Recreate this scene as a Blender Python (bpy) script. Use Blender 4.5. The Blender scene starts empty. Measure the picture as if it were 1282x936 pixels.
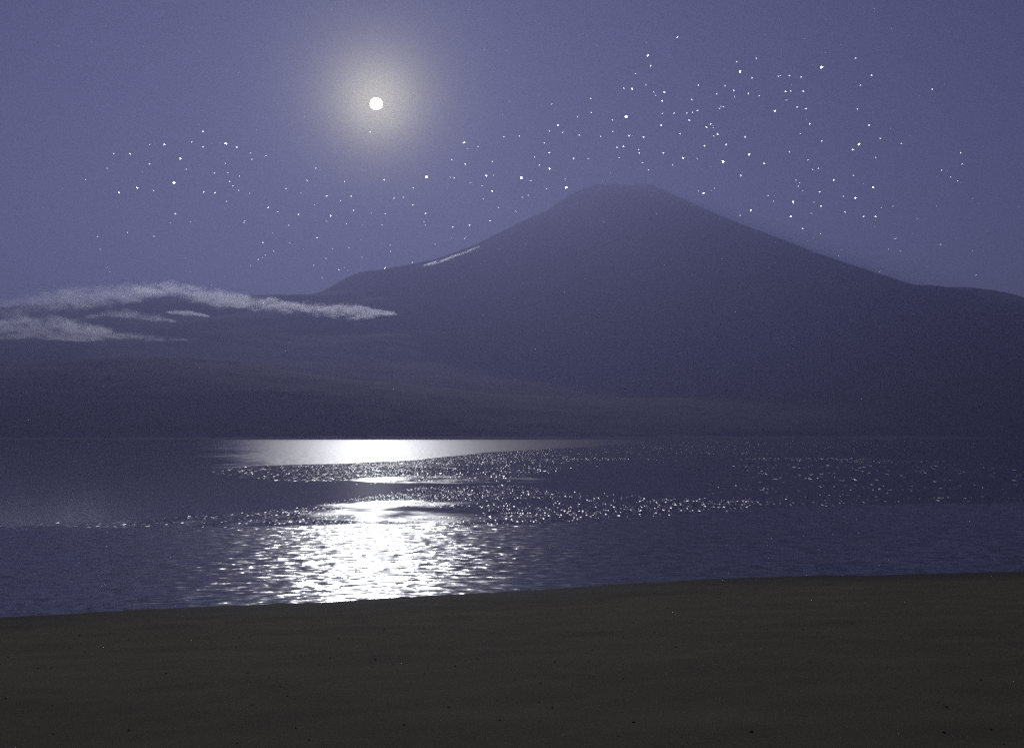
import bpy, bmesh, math, random
from mathutils import Vector, noise, Matrix
R = math.radians
sc = bpy.context.scene
col = sc.collection

# ------------------------------------------------------------------ camera
CAM_Z, F, CX, CY = 3.0, 1586.0, 641.0, 468.0
PITCH = math.atan((549.0 - CY) / F)
cam_d = bpy.data.cameras.new('camera')
cam = bpy.data.objects.new('camera', cam_d)
col.objects.link(cam)
cam.location = (0, 0, CAM_Z)
cam.rotation_euler = (R(90) + PITCH, 0, 0)
cam_d.sensor_width = 36
cam_d.lens = 36 * F / 1282
cam_d.clip_start = 0.05
cam_d.clip_end = 250000
sc.camera = cam


def ray(px, py):
    """world direction (y = 1) seen at a point of the plate"""
    u, v = (px - CX) / F, (CY - py) / F
    c, s = math.cos(PITCH), math.sin(PITCH)
    d = Vector((u, c - v * s, s + v * c))
    return d / d.y


def at(px, py, y):
    d = ray(px, py)
    return Vector((d.x * y, y, CAM_Z + d.z * y))


def on_level(px, py, z=0.0):
    d = ray(px, py)
    t = (z - CAM_Z) / d.z
    return Vector((d.x * t, t, z))


def to_px(x, y, z=0.0):
    c, s = math.cos(PITCH), math.sin(PITCH)
    dz = z - CAM_Z
    depth = y * c + dz * s
    up = -y * s + dz * c
    return CX + F * x / depth, CY - F * up / depth


# ------------------------------------------------------------------ moonlight, sky, exposure
MOON_PX = (471, 130)
md = ray(*MOON_PX).normalized()
MOON_EL = math.asin(md.z)
MOON_AZ = math.atan2(md.x, md.y)
MOON_STRENGTH = 0.75

w = bpy.data.worlds.new('World')
sc.world = w
w.use_nodes = True
nt = w.node_tree
nt.nodes.clear()
out = nt.nodes.new('ShaderNodeOutputWorld')
bg = nt.nodes.new('ShaderNodeBackground')
sky = nt.nodes.new('ShaderNodeTexSky')
sky.sky_type = 'NISHITA'
sky.sun_disc = False
sky.sun_elevation = MOON_EL
sky.sun_rotation = MOON_AZ
sky.altitude = 980
sky.air_density = 1.0
sky.dust_density = 0.4
sky.ozone_density = 4.0
tint = nt.nodes.new('ShaderNodeMix')
tint.data_type = 'RGBA'
tint.blend_type = 'MULTIPLY'
tint.inputs[0].default_value = 1.0
tint.inputs[7].default_value = (0.30, 0.35, 1.05, 1)
nt.links.new(sky.outputs[0], tint.inputs[6])
nt.links.new(tint.outputs[2], bg.inputs[0])
bg.inputs[1].default_value = 0.0075
# warm glow round the moon, painted into the sky as a Henyey-Greenstein lobe
GG = 0.963
tcw = nt.nodes.new('ShaderNodeTexCoord')
dotn = nt.nodes.new('ShaderNodeVectorMath')
dotn.operation = 'DOT_PRODUCT'
nt.links.new(tcw.outputs['Generated'], dotn.inputs[0])
dotn.inputs[1].default_value = md
m1 = nt.nodes.new('ShaderNodeMath')
m1.operation = 'MULTIPLY_ADD'
nt.links.new(dotn.outputs['Value'], m1.inputs[0])
m1.inputs[1].default_value = -2 * GG
m1.inputs[2].default_value = 1 + GG * GG
m2 = nt.nodes.new('ShaderNodeMath')
m2.operation = 'DIVIDE'
m2.inputs[0].default_value = (1 - GG) ** 2
nt.links.new(m1.outputs[0], m2.inputs[1])
m3 = nt.nodes.new('ShaderNodeMath')
m3.operation = 'POWER'
nt.links.new(m2.outputs[0], m3.inputs[0])
m3.inputs[1].default_value = 1.5
m4 = nt.nodes.new('ShaderNodeMath')
m4.operation = 'MULTIPLY'
nt.links.new(m3.outputs[0], m4.inputs[0])
m4.inputs[1].default_value = 0.8
bg2 = nt.nodes.new('ShaderNodeBackground')
bg2.inputs[0].default_value = (1.0, 0.95, 0.60, 1)
nt.links.new(m4.outputs[0], bg2.inputs[1])
adw = nt.nodes.new('ShaderNodeAddShader')
nt.links.new(bg.outputs[0], adw.inputs[0])
nt.links.new(bg2.outputs[0], adw.inputs[1])
nt.links.new(adw.outputs[0], out.inputs[0])

sun_d = bpy.data.lights.new('moonlight', 'SUN')
sun_d.energy = MOON_STRENGTH
sun_d.angle = R(0.55)
sun_d.color = (0.96, 0.965, 1.0)
sun = bpy.data.objects.new('moonlight', sun_d)
col.objects.link(sun)
sun.rotation_euler = md.to_track_quat('Z', 'Y').to_euler()
sun.location = (0, 0, 50)

sc.view_settings.view_transform = 'Standard'
sc.view_settings.look = 'None'
sc.view_settings.exposure = 1.0
sc.view_settings.gamma = 1
sc.view_settings.use_curve_mapping = False
cy = sc.cycles
cy.use_denoising = False
cy.use_adaptive_sampling = False
cy.max_bounces = 5
cy.diffuse_bounces = 2
cy.glossy_bounces = 3
cy.volume_bounces = 2
cy.transparent_max_bounces = 8
cy.volume_step_rate = 1.0
cy.volume_max_steps = 256
cy.sample_clamp_indirect = 0.6
cy.pixel_filter_type = 'BLACKMAN_HARRIS'


# ------------------------------------------------------------------ helpers
class NT:
    def __init__(self, name):
        self.m = bpy.data.materials.new(name)
        self.m.use_nodes = True
        self.t = self.m.node_tree
        self.t.nodes.clear()
        self.out = self.t.nodes.new('ShaderNodeOutputMaterial')

    def n(self, typ, **kw):
        x = self.t.nodes.new(typ)
        for k, v in kw.items():
            setattr(x, k, v)
        return x

    def put(self, sock, val):
        if isinstance(val, bpy.types.NodeSocket):
            self.t.links.new(val, sock)
        elif val is not None:
            sock.default_value = val

    def math(self, op, a, b=None, c=None, clamp=False):
        x = self.n('ShaderNodeMath', operation=op, use_clamp=clamp)
        self.put(x.inputs[0], a)
        self.put(x.inputs[1], b)
        if c is not None:
            self.put(x.inputs[2], c)
        return x.outputs[0]

    def vmath(self, op, a, b=None, scale=None):
        x = self.n('ShaderNodeVectorMath', operation=op)
        self.put(x.inputs[0], a)
        if b is not None:
            self.put(x.inputs[1], b)
        if scale is not None:
            self.put(x.inputs['Scale'], scale)
        return x.outputs[0]

    def comb(self, x_, y_, z_):
        x = self.n('ShaderNodeCombineXYZ')
        for i, v in enumerate((x_, y_, z_)):
            self.put(x.inputs[i], v)
        return x.outputs[0]

    def sep(self, v):
        x = self.n('ShaderNodeSeparateXYZ')
        self.put(x.inputs[0], v)
        return x.outputs

    def noise(self, vec, scale, detail=2.0, rough=0.5, dim='3D'):
        x = self.n('ShaderNodeTexNoise', noise_dimensions=dim)
        self.put(x.inputs['Vector'], vec)
        x.inputs['Scale'].default_value = scale
        x.inputs['Detail'].default_value = detail
        x.inputs['Roughness'].default_value = rough
        return x.outputs  # Fac, Color

    def attr(self, name):
        return self.n('ShaderNodeAttribute', attribute_name=name).outputs['Fac']

    def ramp(self, v, lo, hi, a=0.0, b=1.0):
        x = self.n('ShaderNodeMapRange', interpolation_type='SMOOTHSTEP')
        self.put(x.inputs[0], v)
        for i, q in enumerate((lo, hi, a, b)):
            self.put(x.inputs[1 + i], q)
        return x.outputs[0]

    def mixc(self, f, a, b):
        x = self.n('ShaderNodeMix', data_type='RGBA')
        self.put(x.inputs[0], f)
        self.put(x.inputs[6], a)
        self.put(x.inputs[7], b)
        return x.outputs[2]

    def mix(self, f, a, b):
        x = self.n('ShaderNodeMix', data_type='FLOAT')
        self.put(x.inputs[0], f)
        self.put(x.inputs[2], a)
        self.put(x.inputs[3], b)
        return x.outputs[0]


def mesh_obj(name, verts, faces, mat, smooth=True, parent=None):
    me = bpy.data.meshes.new(name)
    me.from_pydata(verts, [], faces)
    me.update()
    if smooth:
        me.polygons.foreach_set('use_smooth', [True] * len(me.polygons))
    if mat:
        me.materials.append(mat)
    o = bpy.data.objects.new(name, me)
    col.objects.link(o)
    if parent:
        o.parent = parent
    return o


def tag(o, label=None, cat=None, group=None, kind=None):
    if label:
        o['label'] = label
    if cat:
        o['category'] = cat
    if group:
        o['group'] = group
    if kind:
        o['kind'] = kind
    return o


def interp(tab, x):
    if x <= tab[0][0]:
        return tab[0][1]
    for (x0, y0), (x1, y1) in zip(tab, tab[1:]):
        if x <= x1:
            return y0 + (y1 - y0) * (x - x0) / (x1 - x0)
    return tab[-1][1]


def sstep(a, b, x):
    t = max(0.0, min(1.0, (x - a) / (b - a)))
    return t * t * (3 - 2 * t)


def fbm(x, y, z=0.0, o=5):
    return noise.fractal(Vector((x, y, z)), 1.0, 2.0, o)


def grid_faces(nr, nc, wrap=False):
    fs = []
    for i in range(nr - 1):
        for j in range(nc - (0 if wrap else 1)):
            k = (j + 1) % nc
            fs.append((i * nc + j, i * nc + k, (i + 1) * nc + k, (i + 1) * nc + j))
    return fs


# ------------------------------------------------------------------ materials of the land
def land_mat(name, rock, wood, line=None):
    T = NT(name)
    pos = T.n('ShaderNodeNewGeometry').outputs['Position']
    n1 = T.noise(pos, 0.0016, 5, 0.6)[0]
    n2 = T.noise(pos, 0.03, 4, 0.65)[0]
    b = T.n('ShaderNodeBsdfPrincipled')
    if line:
        z = T.sep(pos)[2]
        zz = T.math('ADD', z, T.math('MULTIPLY', T.math('SUBTRACT', n1, 0.5), 1600.0))
        f = T.ramp(zz, line[0], line[1])
    else:
        f = 0.0
    woodc = T.mixc(n2, wood, tuple(c * 1.7 for c in wood[:3]) + (1,))
    rockc = T.mixc(n1, rock, tuple(c * 1.8 for c in rock[:3]) + (1,))
    T.put(b.inputs['Base Color'], T.mixc(f, woodc, rockc))
    b.inputs['Roughness'].default_value = 0.95
    b.inputs['Specular IOR Level'].default_value = 0.1
    T.put(T.out.inputs[0], b.outputs[0])
    return T.m


M_mount = land_mat('volcanic_slope', (0.07, 0.062, 0.06, 1), (0.03, 0.034, 0.022, 1), (900, 1700))
M_wood = land_mat('wooded_hill', (0.07, 0.055, 0.03, 1), (0.052, 0.046, 0.024, 1))
M_ground = land_mat('dark_ground', (0.05, 0.045, 0.03, 1), (0.04, 0.037, 0.027, 1))

# ------------------------------------------------------------------ ground sheet (lake bed and the plain around it)
G = 20000
tag(mesh_obj('ground', [(-G, -1000, -4), (G, -1000, -4), (G, 22000, -4), (-G, 22000, -4)], [(0, 1, 2, 3)], M_ground, False),
    'wide dark plain under the lake and the mountain', None, None, 'structure')

# ------------------------------------------------------------------ the volcano
SUM = at(777, 232, 14000)
K = 14000 / F * 1.0
# silhouettes read from the plate: (distance from the summit axis in px, height above lake in px)
LEFT = [(0, 312), (26, 314), (37, 318), (65, 306), (105, 277), (137, 261), (177, 241), (217, 221), (257, 208), (287, 201), (337, 194),
        (352, 187), (377, 171), (400, 164), (430, 161), (500, 164), (577, 160), (640, 155), (735, 146), (900, 118), (1100, 60), (1300, 0), (1500, -8)]
RIGHT = [(0, 312), (24, 314), (39, 319), (73, 299), (123, 272), (173, 249), (223, 227), (273, 206), (323, 188), (373, 170), (430, 152),
         (520, 128), (640, 98), (800, 62), (950, 30), (1080, 4), (1200, -8), (1500, -8)]
FRONT = [(0, 312), (38, 313), (70, 300), (120, 272), (170, 245), (220, 219), (270, 194), (320, 170), (400, 135), (500, 98), (620, 66),
         (760, 40), (900, 21), (1010, 8), (1090, 2), (1140, -8), (1500, -8)]
verts = []
NR, NS = 190, 360
rmax = 1180 * K
for i in range(NR):
    t = i / (NR - 1)
    r = 20 + (rmax - 20) * t ** 1.25
    for j in range(NS):
        a = 2 * math.pi * j / NS
        cx_, sy_ = math.cos(a), math.sin(a)
        q = r / K
        fx = abs(cx_) ** 1.6
        side = interp(RIGHT if cx_ > 0 else LEFT, q)
        h = side * fx + interp(FRONT, q) * (1 - fx)
        h *= K
        # gullies running down from the crater, and the broken rim
        g = noise.noise(Vector((math.cos(a) * 9, math.sin(a) * 9, r * 0.0003)))
        g2 = noise.noise(Vector((math.cos(a) * 26 + 7, math.sin(a) * 26, r * 0.0006)))
        amp = sstep(100, 1500, r) * (1 - sstep(4500, 8000, r))
        h += (g * 55 + g2 * 26) * amp
        x, y = SUM.x + r * cx_, SUM.y + r * sy_
        h += fbm(x * 0.0012, y * 0.0012) * 13 * sstep(200, 3500, r) * (1 - 0.7 * sstep(8500, 10300, r))
        h += fbm(x * 0.012, y * 0.012, 3) * 7
        if r < 420:
            h += -60 * (1 - sstep(150, 360, r)) + 16 * noise.noise(Vector((cx_ * 4.7, sy_ * 4.7, 4)))
        verts.append((x, y, h))
mt = mesh_obj('mountain', verts, grid_faces(NR, NS, True), M_mount)
tag(mt, 'broad flat topped volcano rising in haze beyond the lake', None, None, 'structure')
# close the crater floor
bm = bmesh.new()
bm.from_mesh(mt.data)
bm.verts.ensure_lookup_table()
bm.faces.new([bm.verts[j] for j in range(NS)])
bm.to_mesh(mt.data)
bm.free()


# ------------------------------------------------------------------ nearer wooded hills
def ridge(name, prof, depth, half, label, seed, rough=10):
    """long hill with its crest at `depth`, crest heights read from the plate"""
    xs0, xs1 = at(prof[0][0], 549, depth).x, at(prof[-1][0], 549, depth).x
    nc, nr = 420, 90
    vs = []
    for i in range(nr):
        s = -1 + 2 * i / (nr - 1)
        y = depth + s * half
        for j in range(nc):
            x = xs0 + (xs1 - xs0) * j / (nc - 1)
            px = CX + x / depth * F
            top = at(px, interp(prof, px), depth).z
            k = math.cos(s * math.pi / 2) ** 0.8 if abs(s) < 1 else 0
            spur = 1 + 0.10 * noise.noise(Vector((x * 0.0011, y * 0.0007, seed))) * abs(s) * 2
            z = top * max(0, k) * spur
            z += fbm(x * 0.004, y * 0.004, seed) * rough * 1.6 * min(1, z / 60 + 0.05) + fbm(x * 0.03, y * 0.03, seed + 5) * rough * 0.55
            if i in (0, nr - 1) or j in (0, nc - 1):
                z = -6
            vs.append((x, y, z))
    o = mesh_obj(name, vs, grid_faces(nr, nc), M_wood)
    tag(o, label, None, None, 'structure')
    return o


ridge('hills', [(-500, 470), (-200, 462), (0, 456), (60, 456), (120, 454), (180, 450), (250, 450), (330, 457), (420, 471),
                (520, 484), (640, 496), (760, 500), (880, 497), (980, 488), (1080, 470), (1180, 456), (1300, 446), (1500, 440), (1750, 450)], 6200, 1900,
      'low dark wooded hills across the lake, highest at left', 2.0, 4)
ridge('hills', [(930, 551), (980, 470), (1010, 430), (1050, 396), (1080, 377), (1106, 362), (1130, 361.5), (1155, 364), (1185, 362.5), (1215, 367), (1250, 378),
                (1320, 392), (1450, 420), (1600, 440), (1800, 470)], 8600, 2600,
      'dark wooded ridge at the right foot of the volcano', 9.0, 6)
# low wooded far shore
vs = []
nc, nr = 900, 14
for i in range(nr):
    for j in range(nc):
        x = -4200 + 9000 * j / (nc - 1)
        y = 4050 + i * 60 + 90 * noise.noise(Vector((x * 0.0012, 0, 0)))
        z = -2 if i == 0 else 5 + i * 1.1 + 4.5 * noise.noise(Vector((x * 0.035, y * 0.02, 1))) + 4 * noise.noise(Vector((x * 0.011, y * 0.01, 8)))
        if i == nr - 1:
            z = -5
        vs.append((x, y, z))
tag(mesh_obj('far_shore', vs, grid_faces(nr, nc), M_wood), 'thin dark wooded strip of land along the far edge of the lake',
    None, None, 'structure')

# ------------------------------------------------------------------ near beach
SHORE = [on_level(px, py) for px, py in
         ((-260, 786), (-100, 779), (40, 770), (130, 765), (200, 762), (300, 758), (400, 753), (480, 748.5), (560, 744), (640, 740), (740, 734),
          (860, 726), (960, 722), (1060, 720), (1160, 718), (1250, 716), (1400, 712), (1600, 706))]
STAB = [(p.x, p.y) for p in SHORE]


def shore_y(x):
    return interp(STAB, x) + 0.22 * noise.noise(Vector((x * 0.7, 2.2, 0))) + 0.09 * noise.noise(Vector((x * 4.1, 7.2, 0)))


vs = []
nr, nc = 300, 460
wet = []
for i in range(nr):
    t = i / (nr - 1)
    for j in range(nc):
        x = -26 + 56 * j / (nc - 1)
        ysh = shore_y(x)
        y = ysh + 6 - (36 + 6) * t ** 1.35 if i else ysh + 6
        d = ysh - y
        z = d * 0.045 + 0.012 * sstep(0, 3, d) + 0.16 * sstep(3, 12, d)
        if d > 0:
            z += 0.018 * fbm(x * 0.8, y * 0.8, 0, 4) * sstep(0, 2, d) + 0.03 * fbm(x * 0.23, y * 0.3, 5, 3) * sstep(0.5, 4, d)
            z += 0.006 * fbm(x * 5, y * 5, 9, 3) * sstep(0.3, 2, d)
        vs.append((x, y, z))
        wet.append(1 - sstep(0.3, 3.6, d + 0.5 * noise.noise(Vector((x * 0.5, y * 0.6, 3)))))
T = NT('dark_lake_sand')
pos = T.n('ShaderNodeNewGeometry').outputs['Position']
wetf = T.attr('wet')
n1 = T.noise(pos, 0.7, 5, 0.65)[0]
n2 = T.noise(pos, 60, 3, 0.7)[0]
n3 = T.noise(pos, 420, 2, 0.6)[0]
dry = T.mixc(n2, (0.26, 0.22, 0.10, 1), (0.50, 0.425, 0.195, 1))
dry = T.mixc(T.ramp(n1, 0.35, 0.7), dry, (0.33, 0.28, 0.135, 1))
b = T.n('ShaderNodeBsdfPrincipled')
T.put(b.inputs['Base Color'], T.mixc(wetf, dry, (0.22, 0.19, 0.105, 1)))
T.put(b.inputs['Roughness'], T.mix(wetf, 0.95, 0.80))
T.put(b.inputs['Specular IOR Level'], T.mix(wetf, 0.08, 0.03))
bp = T.n('ShaderNodeBump')
bp.inputs['Strength'].default_value = 0.5
bp.inputs['Distance'].default_value = 0.01
T.put(bp.inputs['Height'], T.math('ADD', n2, T.math('MULTIPLY', n3, 0.5)))
T.put(b.inputs['Normal'], bp.outputs[0])
T.put(T.out.inputs[0], b.outputs[0])
M_sand = T.m
beach = mesh_obj('beach', vs, [f[::-1] for f in grid_faces(nr, nc)], M_sand)
at_ = beach.data.attributes.new('wet', 'FLOAT', 'POINT')
at_.data.foreach_set('value', wet)
tag(beach, 'dark bare sand beach sloping down to the lake', None, None, 'structure')

# pebbles strewn over the sand
rnd = random.Random(5)
T = NT('beach_pebble')
b = T.n('ShaderNodeBsdfPrincipled')
pn = T.noise(T.n('ShaderNodeNewGeometry').outputs['Position'], 4, 2)[0]
T.put(b.inputs['Base Color'], T.mixc(pn, (0.10, 0.09, 0.07, 1), (0.45, 0.40, 0.30, 1)))
b.inputs['Roughness'].default_value = 0.8
T.put(T.out.inputs[0], b.outputs[0])
M_peb = T.m
ico = bmesh.new()
bmesh.ops.create_icosphere(ico, subdivisions=1, radius=1)
iv = [v.co.copy() for v in ico.verts]
iff = [[v.index for v in f.verts] for f in ico.faces]
ico.free()


def beach_z(x, y):
    d = shore_y(x) - y
    z = d * 0.045 + 0.012 * sstep(0, 3, d) + 0.16 * sstep(3, 12, d)
    if d > 0:
        z += 0.018 * fbm(x * 0.8, y * 0.8, 0, 4) * sstep(0, 2, d) + 0.03 * fbm(x * 0.23, y * 0.3, 5, 3) * sstep(0.5, 4, d)
    return z


pv, pf = [], []
for _ in range(900):
    y = 7 + 22 * rnd.random() ** 0.9
    x = rnd.uniform(-0.5, 0.5) * (y + 3)
    if y > shore_y(x) - 0.15:
        continue
    s = 0.005 + 0.011 * rnd.random() ** 3
    z = beach_z(x, y)
    rot = Matrix.Rotation(rnd.uniform(0, 6.3), 3, 'Z')
    k = len(pv)
    for v in iv:
        q = rot @ Vector((v.x * s * rnd.uniform(1.0, 1.25), v.y * s * 0.8, v.z * s * 0.55))
        pv.append((x + q.x, y + q.y, z + q.z + s * 0.15))
    pf += [[k + a for a in f] for f in iff]
tag(mesh_obj('pebbles', pv, pf, M_peb), 'small dark pebbles strewn over the sand', 'pebbles', None, 'stuff')

# ------------------------------------------------------------------ lake
A_LOW = [(-300, 596), (0, 593), (250, 590), (330, 583), (440, 579), (520, 575.5), (600, 567), (700, 561), (860, 553.5), (1000, 550.8), (1500, 550)]
B_LOW = [(-300, 590), (250, 590.5), (300, 597), (340, 601), (450, 604), (560, 603), (640, 603), (700, 590), (860, 576), (1000, 566), (1500, 558)]
D_TOP = [(-300, 659), (0, 657), (100, 654), (200, 648), (300, 641), (380, 634), (450, 621), (530, 609), (640, 606), (760, 618), (860, 623), (950, 626), (1500, 612)]
D_BOT = [(-300, 661), (0, 661), (200, 661), (350, 659), (450, 655), (640, 657), (760, 650), (860, 643), (950, 637), (1060, 632), (1500, 626)]


def ell(px, py, cx_, cy_, rx, ry):
    return 1 - sstep(0.6, 1.0, math.hypot((px - cx_) / rx, (py - cy_) / ry))


vs, wind, spark, chop = [], [], [], []
nr, nc = 420, 300
for i in range(nr):
    y = 12 * (4300 / 12) ** (i / (nr - 1))
    for j in range(nc):
        s = -1 + 2 * j / (nc - 1)
        x = (0.5 * s + 0.9 * s ** 9) * (y + 12)
        vs.append((x, y, 0.0))
        px, py = to_px(x, y)
        jit = 1.2 * noise.noise(Vector((px * 0.02, 0, 0)))
        a, b_, dt, db = (interp(q, px) + jit * k for q, k in ((A_LOW, 0.6), (B_LOW, 1), (D_TOP, 1.6), (D_BOT, 1.6)))
        e = max(0.5, (py - 549) * 0.05)
        far = 1 - sstep(a - e, a + e, py)
        band_b = sstep(a - e, a + e, py) * (1 - sstep(b_ - e, b_ + e, py)) * sstep(240, 300, px)
        band_d = sstep(dt - 2, dt + 3, py) * (1 - sstep(db - 1.5, db + 1.5, py))
        near = sstep(db - 6, db + 5, py)
        w_ = far * (0.12 + 0.88 * sstep(200, 430, px) * (1 - 0.8 * sstep(580, 900, px)))
        w_ = max(w_, 0.36 * ell(px, py, 575, 600.5, 180, 6.5), 0.34 * ell(px, py, 535, 641, 240, 20))
        w_ = max(w_, 0.12 * band_b, 0.15 * band_d)
        right = sstep(800, 950, px) * sstep(565, 585, py) * (1 - sstep(628, 636, py)) * (0.7 if py > 580 else 0.3)
        line = ell(px, py, 1010, 574.5, 110, 2.4) + ell(px, py, 720, 574.0, 140, 2.4) + ell(px, py, 1120, 577.5, 90, 2.2)
        s_ = band_b * (1 - 0.72 * sstep(600, 760, px)) * 0.9
        s_ = max(s_, band_d * (0.85 + 0.15 * sstep(300, 450, px)) * (1 - 0.85 * ell(px, py, 510, 641, 130, 10)) * (1 - 0.5 * sstep(900, 1000, px)), right * 0.5, min(1, line) * 0.7)
        wind.append(w_)
        spark.append(s_)
        chop.append(near)
T = NT('lake_water')
pos = T.n('ShaderNodeNewGeometry').outputs['Position']
X, Y, Z = T.sep(pos)
aw, as_, ac = T.attr('wind'), T.attr('sparkle'), T.attr('chop')
# the wind frays the edges of its patches into streaks
fray = T.noise(T.comb(T.math('MULTIPLY', X, 0.25), T.math('MULTIPLY', Y, 0.16), 31.0), 1.0, 4, 0.65)[0]
fray2 = T.noise(T.comb(T.math('MULTIPLY', X, 0.035), T.math('MULTIPLY', Y, 0.02), 11.0), 1.0, 3, 0.6)[0]
fr = T.math('ADD', T.math('MULTIPLY', T.math('SUBTRACT', fray, 0.5), 1.3), T.math('MULTIPLY', T.math('SUBTRACT', fray2, 0.5), 0.9))
gate = T.math('MULTIPLY', aw, 4.0, clamp=True)
aw = T.ramp(T.math('ADD', aw, T.math('MULTIPLY', T.math('MULTIPLY', fr, gate), 0.8)), 0.22, 0.80)
as_ = T.math('MULTIPLY', as_, T.ramp(T.math('ADD', as_, fr), 0.12, 0.55))
ac = T.ramp(T.math('ADD', ac, T.math('MULTIPLY', T.math('MULTIPLY', fr, T.math('MULTIPLY', ac, 4.0, clamp=True)), 0.7)), 0.3, 0.7)


def slopes(vec, scale, amp, detail=2.0, rough=0.5):
    c = T.noise(vec, scale, detail, rough)[1]
    return T.vmath('SCALE', T.vmath('SUBTRACT', c, (0.5, 0.5, 0.5)), scale=amp)


# near chop: metre long wavelets, crests lying across the view
v1 = T.comb(T.math('MULTIPLY', X, 1.05), T.math('MULTIPLY', Y, 1.3), 0.0)
lift = T.noise(T.comb(T.math('MULTIPLY', X, 0.14), T.math('MULTIPLY', Y, 0.10), 3.0), 1.0, 2)[0]
chop_s = T.vmath('ADD', slopes(v1, 2.1, 0.58, 4.0, 0.66), slopes(T.comb(T.math('MULTIPLY', X, 0.5), Y, 4.0), 9.0, 0.20, 2))
chop_s = T.vmath('MULTIPLY', chop_s, (2.1, 1.0, 1.0))
chop_s = T.vmath('SCALE', chop_s, scale=T.math('MULTIPLY', ac, T.ramp(lift, 0.30, 0.62, 0.75, 1.15)))
# breeze ripples further out
v2 = T.comb(T.math('MULTIPLY', X, 1.3), T.math('MULTIPLY', Y, 0.28), 7.0)
br = slopes(v2, 1.0, 0.34, 3, 0.6)
br = T.vmath('SCALE', br, scale=T.math('ADD', aw, T.math('MULTIPLY', as_, 0.25)))
# glinting facets
near_v = T.comb(T.math('MULTIPLY', X, 20.0), T.math('MULTIPLY', Y, 2.2), 0.0)
far_v = T.comb(T.math('MULTIPLY', X, 13.0), T.math('MULTIPLY', Y, 0.7), 20.0)
isfar = T.math('GREATER_THAN', Y, 82.0)
fv = T.n('ShaderNodeMix', data_type='VECTOR')
T.put(fv.inputs[0], isfar)
T.put(fv.inputs[4], near_v)
T.put(fv.inputs[5], far_v)
vor = T.n('ShaderNodeTexVoronoi', feature='F1', distance='EUCLIDEAN')
T.put(vor.inputs['Vector'], fv.outputs[1])
vor.inputs['Scale'].default_value = 1.0
vc = T.sep(vor.outputs['Color'])
wn = T.n('ShaderNodeTexWhiteNoise', noise_dimensions='3D')
T.put(wn.inputs['Vector'], vor.outputs['Color'])
wc = T.sep(wn.outputs['Color'])
# most facets lean little, a few lean a lot
lean = T.math('MULTIPLY', T.math('SUBTRACT', vc[0], 0.5), 2.0)
lean = T.math('MULTIPLY', T.math('POWER', T.math('ABSOLUTE', lean), 1.8), T.math('MULTIPLY', T.math('SIGN', lean), 1.6))
fsx = lean
u1 = T.math('MULTIPLY', T.math('SUBTRACT', vc[1], 0.5), 2.0)
fsy = T.math('ADD', T.math('MULTIPLY', T.math('MULTIPLY', u1, T.math('ABSOLUTE', u1)), 0.45), 0.10)
streak = T.noise(T.comb(T.math('MULTIPLY', X, 0.12), T.math('MULTIPLY', Y, 0.11), 2.0), 1.0, 3, 0.6)[0]
dens = T.math('MULTIPLY', as_, T.ramp(streak, 0.36, 0.60, 0.25, 1.25))
on = T.math('LESS_THAN', wc[0], T.math('MULTIPLY', dens, 0.95))
inner = T.math('LESS_THAN', vor.outputs['Distance'], 0.42)
on = T.math('MULTIPLY', on, inner)
fs = T.comb(fsx, fsy, 0.0)
base_s = T.vmath('ADD', chop_s, br)
base_s = T.vmath('ADD', base_s, (0.0, 0.004, 0.0))
base_s = T.vmath('ADD', base_s, T.comb(0.0, T.math('MULTIPLY', T.math('SUBTRACT', 1.0, ac), 0.008), 0.0))
sm = T.n('ShaderNodeMix', data_type='VECTOR')
T.put(sm.inputs[0], on)
T.put(sm.inputs[4], base_s)
T.put(sm.inputs[5], fs)
sx, sy, _ = T.sep(sm.outputs[1])
N = T.vmath('NORMALIZE', T.comb(T.math('MULTIPLY', sx, -1.0), T.math('MULTIPLY', sy, -1.0), 1.0))
b = T.n('ShaderNodeBsdfPrincipled')
T.put(b.inputs['Base Color'], T.mixc(ac, (0.085, 0.083, 0.10, 1), (0.105, 0.103, 0.13, 1)))
b.inputs['Specular IOR Level'].default_value = 0.35
b.inputs['IOR'].default_value = 1.333
rgh = T.math('ADD', T.mix(aw, 0.08, 0.46), T.math('MULTIPLY', T.math('MULTIPLY', aw, T.math('LESS_THAN', Y, 125.0)), 0.22))
rgh = T.mix(ac, rgh, 0.21)
rgh = T.mix(on, rgh, 0.30)
T.put(b.inputs['Roughness'], rgh)
T.put(b.inputs['Normal'], N)
T.put(T.out.inputs[0], b.outputs[0])
M_water = T.m
lake = mesh_obj('water', vs, grid_faces(nr, nc), M_water)
for nm, dat in (('wind', wind), ('sparkle', spark), ('chop', chop)):
    q = lake.data.attributes.new(nm, 'FLOAT', 'POINT')
    q.data.foreach_set('value', dat)
tag(lake, 'calm lake with wind ripples and moonlight glitter', None, None, 'structure')


# ------------------------------------------------------------------ clouds
def curve(T, x, pts):
    """pts: (x 0..1, y 0..1)"""
    n = T.n('ShaderNodeFloatCurve')
    c = n.mapping.curves[0]
    while len(c.points) > 2:
        c.points.remove(c.points[-1])
    c.points[0].location = pts[0]
    c.points[1].location = pts[-1]
    for p in pts[1:-1]:
        c.points.new(*p)
    n.mapping.update()
    T.put(n.inputs['Value'], x)
    return n.outputs[0]


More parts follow.
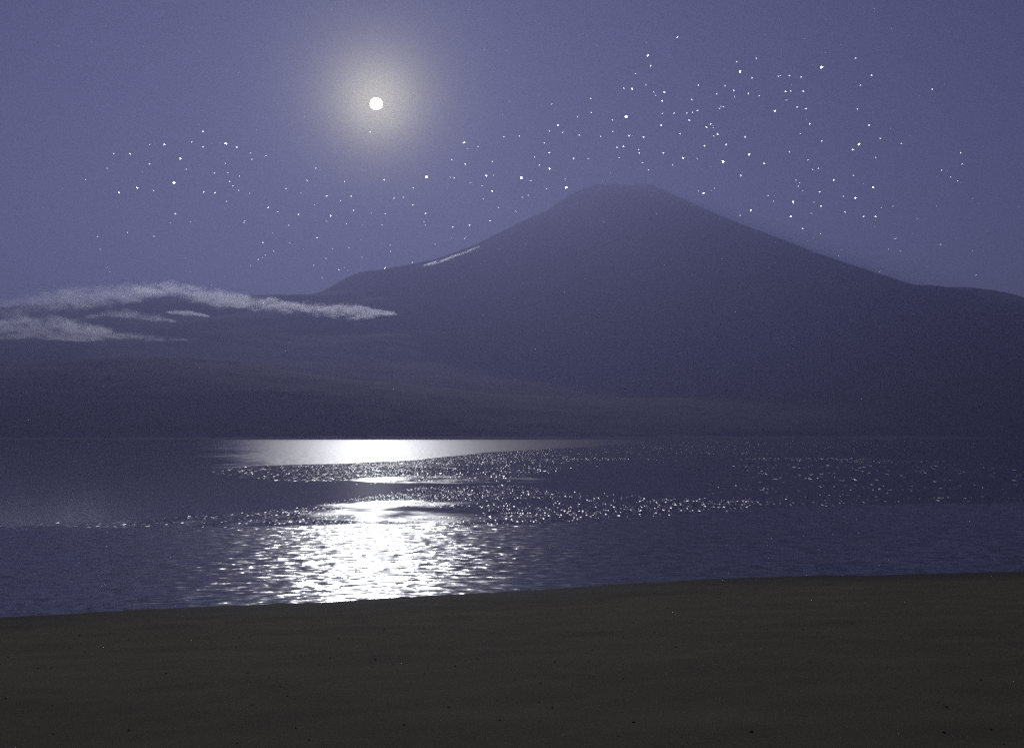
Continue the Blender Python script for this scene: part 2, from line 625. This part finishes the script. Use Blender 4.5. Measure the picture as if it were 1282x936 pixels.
def cloud(spine, depth, thick, dens, label, seed, cut=0.5, fine=1.0, g=0.8):
    """one cloud: a closed body swept along a crest line given as (px, py, half height px) and filled with drifting vapour
    that thins towards the skin of the body"""
    k = depth / F
    xa, xb = spine[0][0], spine[-1][0]
    mid = (xa + xb) / 2
    py0 = sum(p[1] for p in spine) / len(spine)
    c0 = at(mid, py0, depth)
    L = (xb - xa) * k
    H = 60 * k
    tz = [((p[0] - xa) / (xb - xa), min(1, max(0, 0.5 + (py0 - p[1]) * k / H))) for p in spine]
    th = [((p[0] - xa) / (xb - xa), min(1, p[2] * k / H)) for p in spine]
    T = NT('cloud_vapour')
    ox, oy, oz = T.sep(T.n('ShaderNodeTexCoord').outputs['Object'])
    u = T.math('ADD', T.math('DIVIDE', ox, L), 0.5)
    cz = T.math('MULTIPLY', T.math('SUBTRACT', curve(T, u, tz), 0.5), H)
    hh = T.math('MULTIPLY', curve(T, u, th), H)
    dz = T.math('DIVIDE', T.math('SUBTRACT', oz, cz), hh)
    dy = T.math('DIVIDE', oy, thick)
    rr = T.math('ADD', T.math('MULTIPLY', dz, dz), T.math('MULTIPLY', dy, dy))
    v = T.comb(T.math('MULTIPLY', ox, 0.34), T.math('MULTIPLY', oy, 0.6), T.math('ADD', oz, seed * 931.0))
    n1_ = T.noise(v, 0.026 * fine, 4, 0.62)[0]
    n2_ = T.noise(v, 0.0055 * fine, 2, 0.5)[0]
    nn = T.math('ADD', T.math('MULTIPLY', n1_, 0.6), T.math('MULTIPLY', n2_, 0.4))
    val = T.math('SUBTRACT', T.math('ADD', T.math('MULTIPLY', T.math('SUBTRACT', nn, 0.5), 2.1), 0.66), T.math('MULTIPLY', rr, 0.28))
    d = T.math('MULTIPLY', T.ramp(val, cut, cut + 0.30), dens)
    p = T.n('ShaderNodeVolumePrincipled')
    p.inputs['Color'].default_value = (0.93, 0.94, 1.0, 1)
    p.inputs['Anisotropy'].default_value = g
    T.put(p.inputs['Density'], d)
    T.put(T.out.inputs['Volume'], p.outputs[0])
    T.m.cycles.volume_step_rate = 0.35
    n = 40
    seg = 16
    vs = []
    for i in range(n):
        t = i / (n - 1)
        px = xa + (xb - xa) * t
        z = interp([(p_[0], (py0 - p_[1]) * k) for p_ in spine], px)
        h = interp([(p_[0], p_[2] * k) for p_ in spine], px) * 1.45 + 1
        for j in range(seg):
            a = 2 * math.pi * j / seg
            vs.append(((px - mid) * k, math.cos(a) * thick * 1.35, z + math.sin(a) * h))
    f = grid_faces(n, seg, True)
    f.append(tuple(range(seg))[::-1])
    f.append(tuple((n - 1) * seg + q for q in range(seg)))
    o = mesh_obj('cloud', vs, f, T.m)
    o.location = c0
    tag(o, label, 'cloud', 'clouds')
    return o


cloud([(170, 364, 5), (205, 362, 9), (235, 366, 12), (270, 374, 12), (310, 379, 10), (350, 383, 9), (385, 387, 10), (425, 392, 12),
       (452, 392.5, 10), (474, 392.2, 5.5), (496, 391.5, 1.5)], 7800, 170, 0.009,
      'long pale cloud tapering to a point in front of the left shoulder', 1, 0.47)
cloud([(-60, 386, 10), (0, 384, 16), (60, 378, 17), (110, 373, 17), (150, 368, 14), (200, 364, 6)], 8200, 230, 0.005,
      'faint torn cloud above the thicker patch at left edge', 3, 0.50, 0.8)
cloud([(-80, 410, 12), (0, 410, 18), (45, 409, 20), (80, 410, 20), (110, 414, 17), (135, 418, 10), (152, 419, 3)], 7900, 230, 0.008,
      'small dense cloud lying low over the left hill', 5, 0.50)
cloud([(110, 398, 3), (150, 393, 7), (190, 398, 6), (220, 402, 2)], 8000, 110, 0.005,
      'faint wisp of cloud between the long and the low clouds', 8, 0.48)
cloud([(210, 391, 1.5), (228, 391, 4), (243, 393, 3.5), (262, 396, 1)], 8000, 60, 0.022,
      'tiny bright puff just under the long cloud', 9, 0.42)
cloud([(135, 421, 3), (165, 421, 7), (200, 424, 6), (235, 426, 1.5)], 8000, 100, 0.010,
      'faint wisp trailing right from the low cloud', 12, 0.48)


def place_streak(spine, label, seed):
    return cloud(spine, 11900, 60, 0.015, label, seed, 0.30, 1.0, 0.8)


place_streak([(484, 348.0, 0.3), (500, 345.5, 0.8), (518, 340.8, 1.1), (540, 332.5, 1.3), (560, 324.0, 1.1), (578, 317.2, 0.8), (600, 308.5, 0.3)],
             'thin bright streak hugging the left ridge', 21)  # vapour body added as a stand-in for a bright snow streak on the ridge
place_streak([(526, 335.5, 0.6), (536, 331.2, 1.3), (547, 327.5, 0.7)], 'short bright streak just above the long ridge streak', 22)  # second vapour stand-in for the bright snow line
place_streak([(478, 417, 0.5), (497, 414.5, 1.4), (513, 413.5, 0.6)], 'tiny pale wisp low on the slope right of the cloud tip', 23)


# ------------------------------------------------------------------ moon and stars
def emit_mat(name, c, s):
    T = NT(name)
    e = T.n('ShaderNodeEmission')
    e.inputs[0].default_value = c
    e.inputs[1].default_value = s
    # adds its light to what lies behind it, so it throws no shadow in its own light
    a = T.n('ShaderNodeAddShader')
    T.put(a.inputs[0], e.outputs[0])
    T.put(a.inputs[1], T.n('ShaderNodeBsdfTransparent').outputs[0])
    T.put(T.out.inputs[0], a.outputs[0])
    return T


FARD = 70000
T = emit_mat('moon_surface', (1, 0.985, 0.95, 1), 9.0)
tn = T.noise(T.n('ShaderNodeTexCoord').outputs['Object'], 0.006, 3, 0.5)[0]
e = [n for n in T.t.nodes if n.type == 'EMISSION'][0]
T.put(e.inputs[0], T.mixc(T.ramp(tn, 0.4, 0.65), (1, 0.985, 0.95, 1), (0.74, 0.72, 0.68, 1)))
bm = bmesh.new()
bmesh.ops.create_uvsphere(bm, u_segments=48, v_segments=24, radius=1)
me = bpy.data.meshes.new('moon')
bm.to_mesh(me)
bm.free()
me.materials.append(T.m)
me.polygons.foreach_set('use_smooth', [True] * len(me.polygons))
moon = bpy.data.objects.new('moon', me)
col.objects.link(moon)
moon.location = Vector((0, 0, CAM_Z)) + md * FARD
moon.scale = [FARD / F * 7.3] * 3
tag(moon, 'bright white full moon shining in the upper sky', 'moon')

S = []
for ox, oy, k, lst in (
    (100, 140, 4.006, [(618, 99, 2), (424, 164, 2), (732, 160, 3), (787, 178, 2), (252, 211, 2), (350, 262, 2), (504, 236, 3), (533, 288, 1),
     (855, 208, 1), (618, 175, 1), (562, 152, 1), (676, 308, 1), (742, 306, 1), (472, 356, 4), (288, 382, 3), (196, 405, 2), (621, 403, 2),
     (678, 405, 2), (796, 395, 1), (751, 350, 1), (852, 410, 1), (1033, 384, 1), (1108, 407, 1), (1140, 344, 1), (1239, 423, 2), (1178, 467, 1),
     (945, 479, 2), (1096, 515, 2), (1257, 522, 3), (1238, 549, 1), (479, 511, 2), (454, 557, 1), (554, 550, 1), (239, 605, 2), (1048, 570, 2),
     (968, 608, 1), (1190, 633, 2), (918, 656, 2), (1052, 658, 1), (1124, 684, 1), (971, 698, 1), (1269, 690, 1), (895, 740, 2), (1173, 768, 1),
     (1215, 832, 1), (137, 284, 1), (350, 164, 1), (735, 449, 1), (170, 210, 1)]),
    (380, 160, 3.77, [(758, 70, 3), (824, 88, 1), (700, 151, 1), (763, 171, 2), (581, 231, 4), (694, 234, 1), (712, 236, 1), (862, 226, 3),
     (788, 260, 1), (891, 299, 2), (1028, 236, 4), (1073, 250, 1), (1161, 193, 3), (1113, 176, 2), (1160, 118, 2), (1092, 139, 1), (1136, 72, 1),
     (1240, 282, 4), (1235, 242, 1), (1146, 287, 1), (1275, 146, 1), (194, 254, 2), (380, 245, 2), (225, 322, 2), (174, 344, 1), (236, 390, 1),
     (320, 405, 1), (202, 453, 1), (138, 572, 1), (371, 457, 1), (516, 365, 2), (577, 405, 2), (575, 459, 1), (705, 467, 2), (784, 460, 2),
     (880, 438, 2), (472, 328, 1), (409, 553, 1), (411, 583, 1), (386, 662, 3), (513, 635, 2), (166, 669, 2), (235, 703, 1), (270, 530, 1),
     (215, 566, 1), (1003, 395, 1), (920, 376, 1)]),
    (660, 30, 4.273, [(804, 73, 2), (646, 170, 3), (661, 224, 2), (580, 267, 1), (634, 326, 1), (563, 347, 3), (734, 366, 2), (722, 412, 2),
     (786, 477, 1), (880, 405, 2), (912, 464, 2), (866, 515, 2), (529, 496, 4), (456, 513, 1), (717, 542, 2), (818, 588, 1), (545, 599, 2),
     (623, 605, 2), (515, 656, 2), (601, 690, 2), (728, 690, 2), (834, 717, 2), (269, 496, 1), (165, 542, 2), (191, 581, 1), (249, 717, 1),
     (327, 722, 1), (959, 552, 2), (1019, 590, 2), (948, 652, 2), (1064, 646, 2), (909, 722, 1), (1048, 737, 4), (1035, 442, 1), (1050, 443, 1),
     (1140, 255, 3), (1105, 357, 2), (1183, 372, 2), (1166, 605, 2), (1189, 698, 3), (1142, 811, 2), (1267, 746, 2), (1015, 374, 1),
     (993, 552, 1), (1122, 203, 1), (1225, 185, 1)]),
    (860, 60, 3.743, [(437, 131, 1), (535, 137, 2), (632, 91, 4), (866, 130, 2), (463, 205, 2), (545, 205, 2), (412, 295, 3), (559, 285, 2),
     (576, 356, 2), (632, 437, 2), (806, 451, 3), (778, 477, 2), (853, 362, 2), (480, 487, 1), (567, 525, 1), (587, 571, 1), (615, 565, 1),
     (885, 514, 1), (688, 620, 2), (872, 653, 3), (790, 703, 3), (740, 769, 2), (622, 675, 2), (628, 741, 2), (498, 722, 3), (486, 790, 3),
     (541, 847, 2), (627, 871, 2), (583, 775, 1), (828, 790, 2), (885, 790, 2), (911, 752, 1), (300, 760, 3), (78, 680, 3), (511, 620, 1),
     (529, 632, 1), (543, 670, 1), (380, 693, 1), (404, 720, 1), (780, 598, 1), (813, 175, 1), (790, 48, 1)])):
    S += [(ox + u / k, oy + v / k, m) for u, v, m in lst]

rs = random.Random(11)
for _ in range(135):
    fx_, fy_ = rs.uniform(90, 1225), rs.uniform(90, 345)
    if fy_ > 150 + 60 * rs.random() or fx_ > 640:
        sil = 549 - interp([(337, 178), (400, 178), (440, 200), (520, 215), (600, 250), (700, 312), (740, 322), (820, 322), (1000, 235), (1120, 196), (1250, 180)], fx_)
        if fy_ < sil - 6:
            S.append((fx_, fy_, 1))
BRIGHT = {(218, 229): 'largest white star left of the moon, well above the clouds',
          (534, 221): 'bright white star below and right of the moon',
          (653, 223): 'bright star halfway up the sky left of the summit slope',
          (709, 235): 'bright star almost touching the left edge of the summit',
          (784, 146): 'bright star directly above the volcano summit',
          (905, 202): 'brightest star right of the volcano summit',
          (1029, 84): 'bright star high in the upper right sky'}
PARTS = [(lambda x, y: x < 300, 'in the sky above the left clouds'),
         (lambda x, y: x < 440, 'in the sky left of and below the moon'),
         (lambda x, y: x < 600, 'in the sky right of and below the moon'),
         (lambda x, y: x < 735, 'in the sky over the left summit slope'),
         (lambda x, y: x < 860, 'in the sky directly above the summit'),
         (lambda x, y: x < 960, 'in the sky just right of the summit'),
         (lambda x, y: True, 'in the sky over the right flank')]
SIZE = {4: ('bright', 1.22, 12), 3: ('clear', 0.88, 8.0), 2: ('small', 0.66, 4.5), 1: ('tiny faint', 0.5, 2.6)}
smesh = {}
for m, (wd, rr, st) in SIZE.items():
    me = bpy.data.meshes.new('star')
    me.from_pydata([tuple(v * (FARD / F * rr)) for v in iv], [], iff)
    me.materials.append(emit_mat('star_light', (0.95, 0.97, 1, 1), st).m)
    smesh[m] = me
for x, y, m in S:
    o = bpy.data.objects.new('star', smesh[m])
    o.location = Vector((0, 0, CAM_Z)) + ray(x, y).normalized() * FARD
    lab = None
    for (bx, by), l in BRIGHT.items():
        if m == 4 and math.hypot(bx - x, by - y) < 4:
            lab = l
    if lab:
        tag(o, lab, 'star')
    else:
        where = [w_ for f, w_ in PARTS if f(x, y)][0]
        l = SIZE[m][0] + ' white star ' + where
        tag(o, l, 'star', SIZE[m][0] + ' white stars ' + where)
    col.objects.link(o)

# ------------------------------------------------------------------ haze
T = NT('night_haze')
p = T.n('ShaderNodeVolumePrincipled')
p.inputs['Color'].default_value = (0.46, 0.465, 0.775, 1)
p.inputs['Density'].default_value = 1.2e-4
p.inputs['Anisotropy'].default_value = 0.5
T.put(T.out.inputs['Volume'], p.outputs[0])
x0, x1, y0, y1, z0, z1 = -21000, 21000, -1500, 27000, -9, 3050
hv = [(x, y, z) for z in (z0, z1) for y in (y0, y1) for x in (x0, x1)]
hf = [(0, 2, 3, 1), (4, 5, 7, 6), (0, 1, 5, 4), (2, 6, 7, 3), (0, 4, 6, 2), (1, 3, 7, 5)]
tag(mesh_obj('haze', hv, hf, T.m, False), 'blue night haze over the lake and the mountain', None, None, 'stuff')
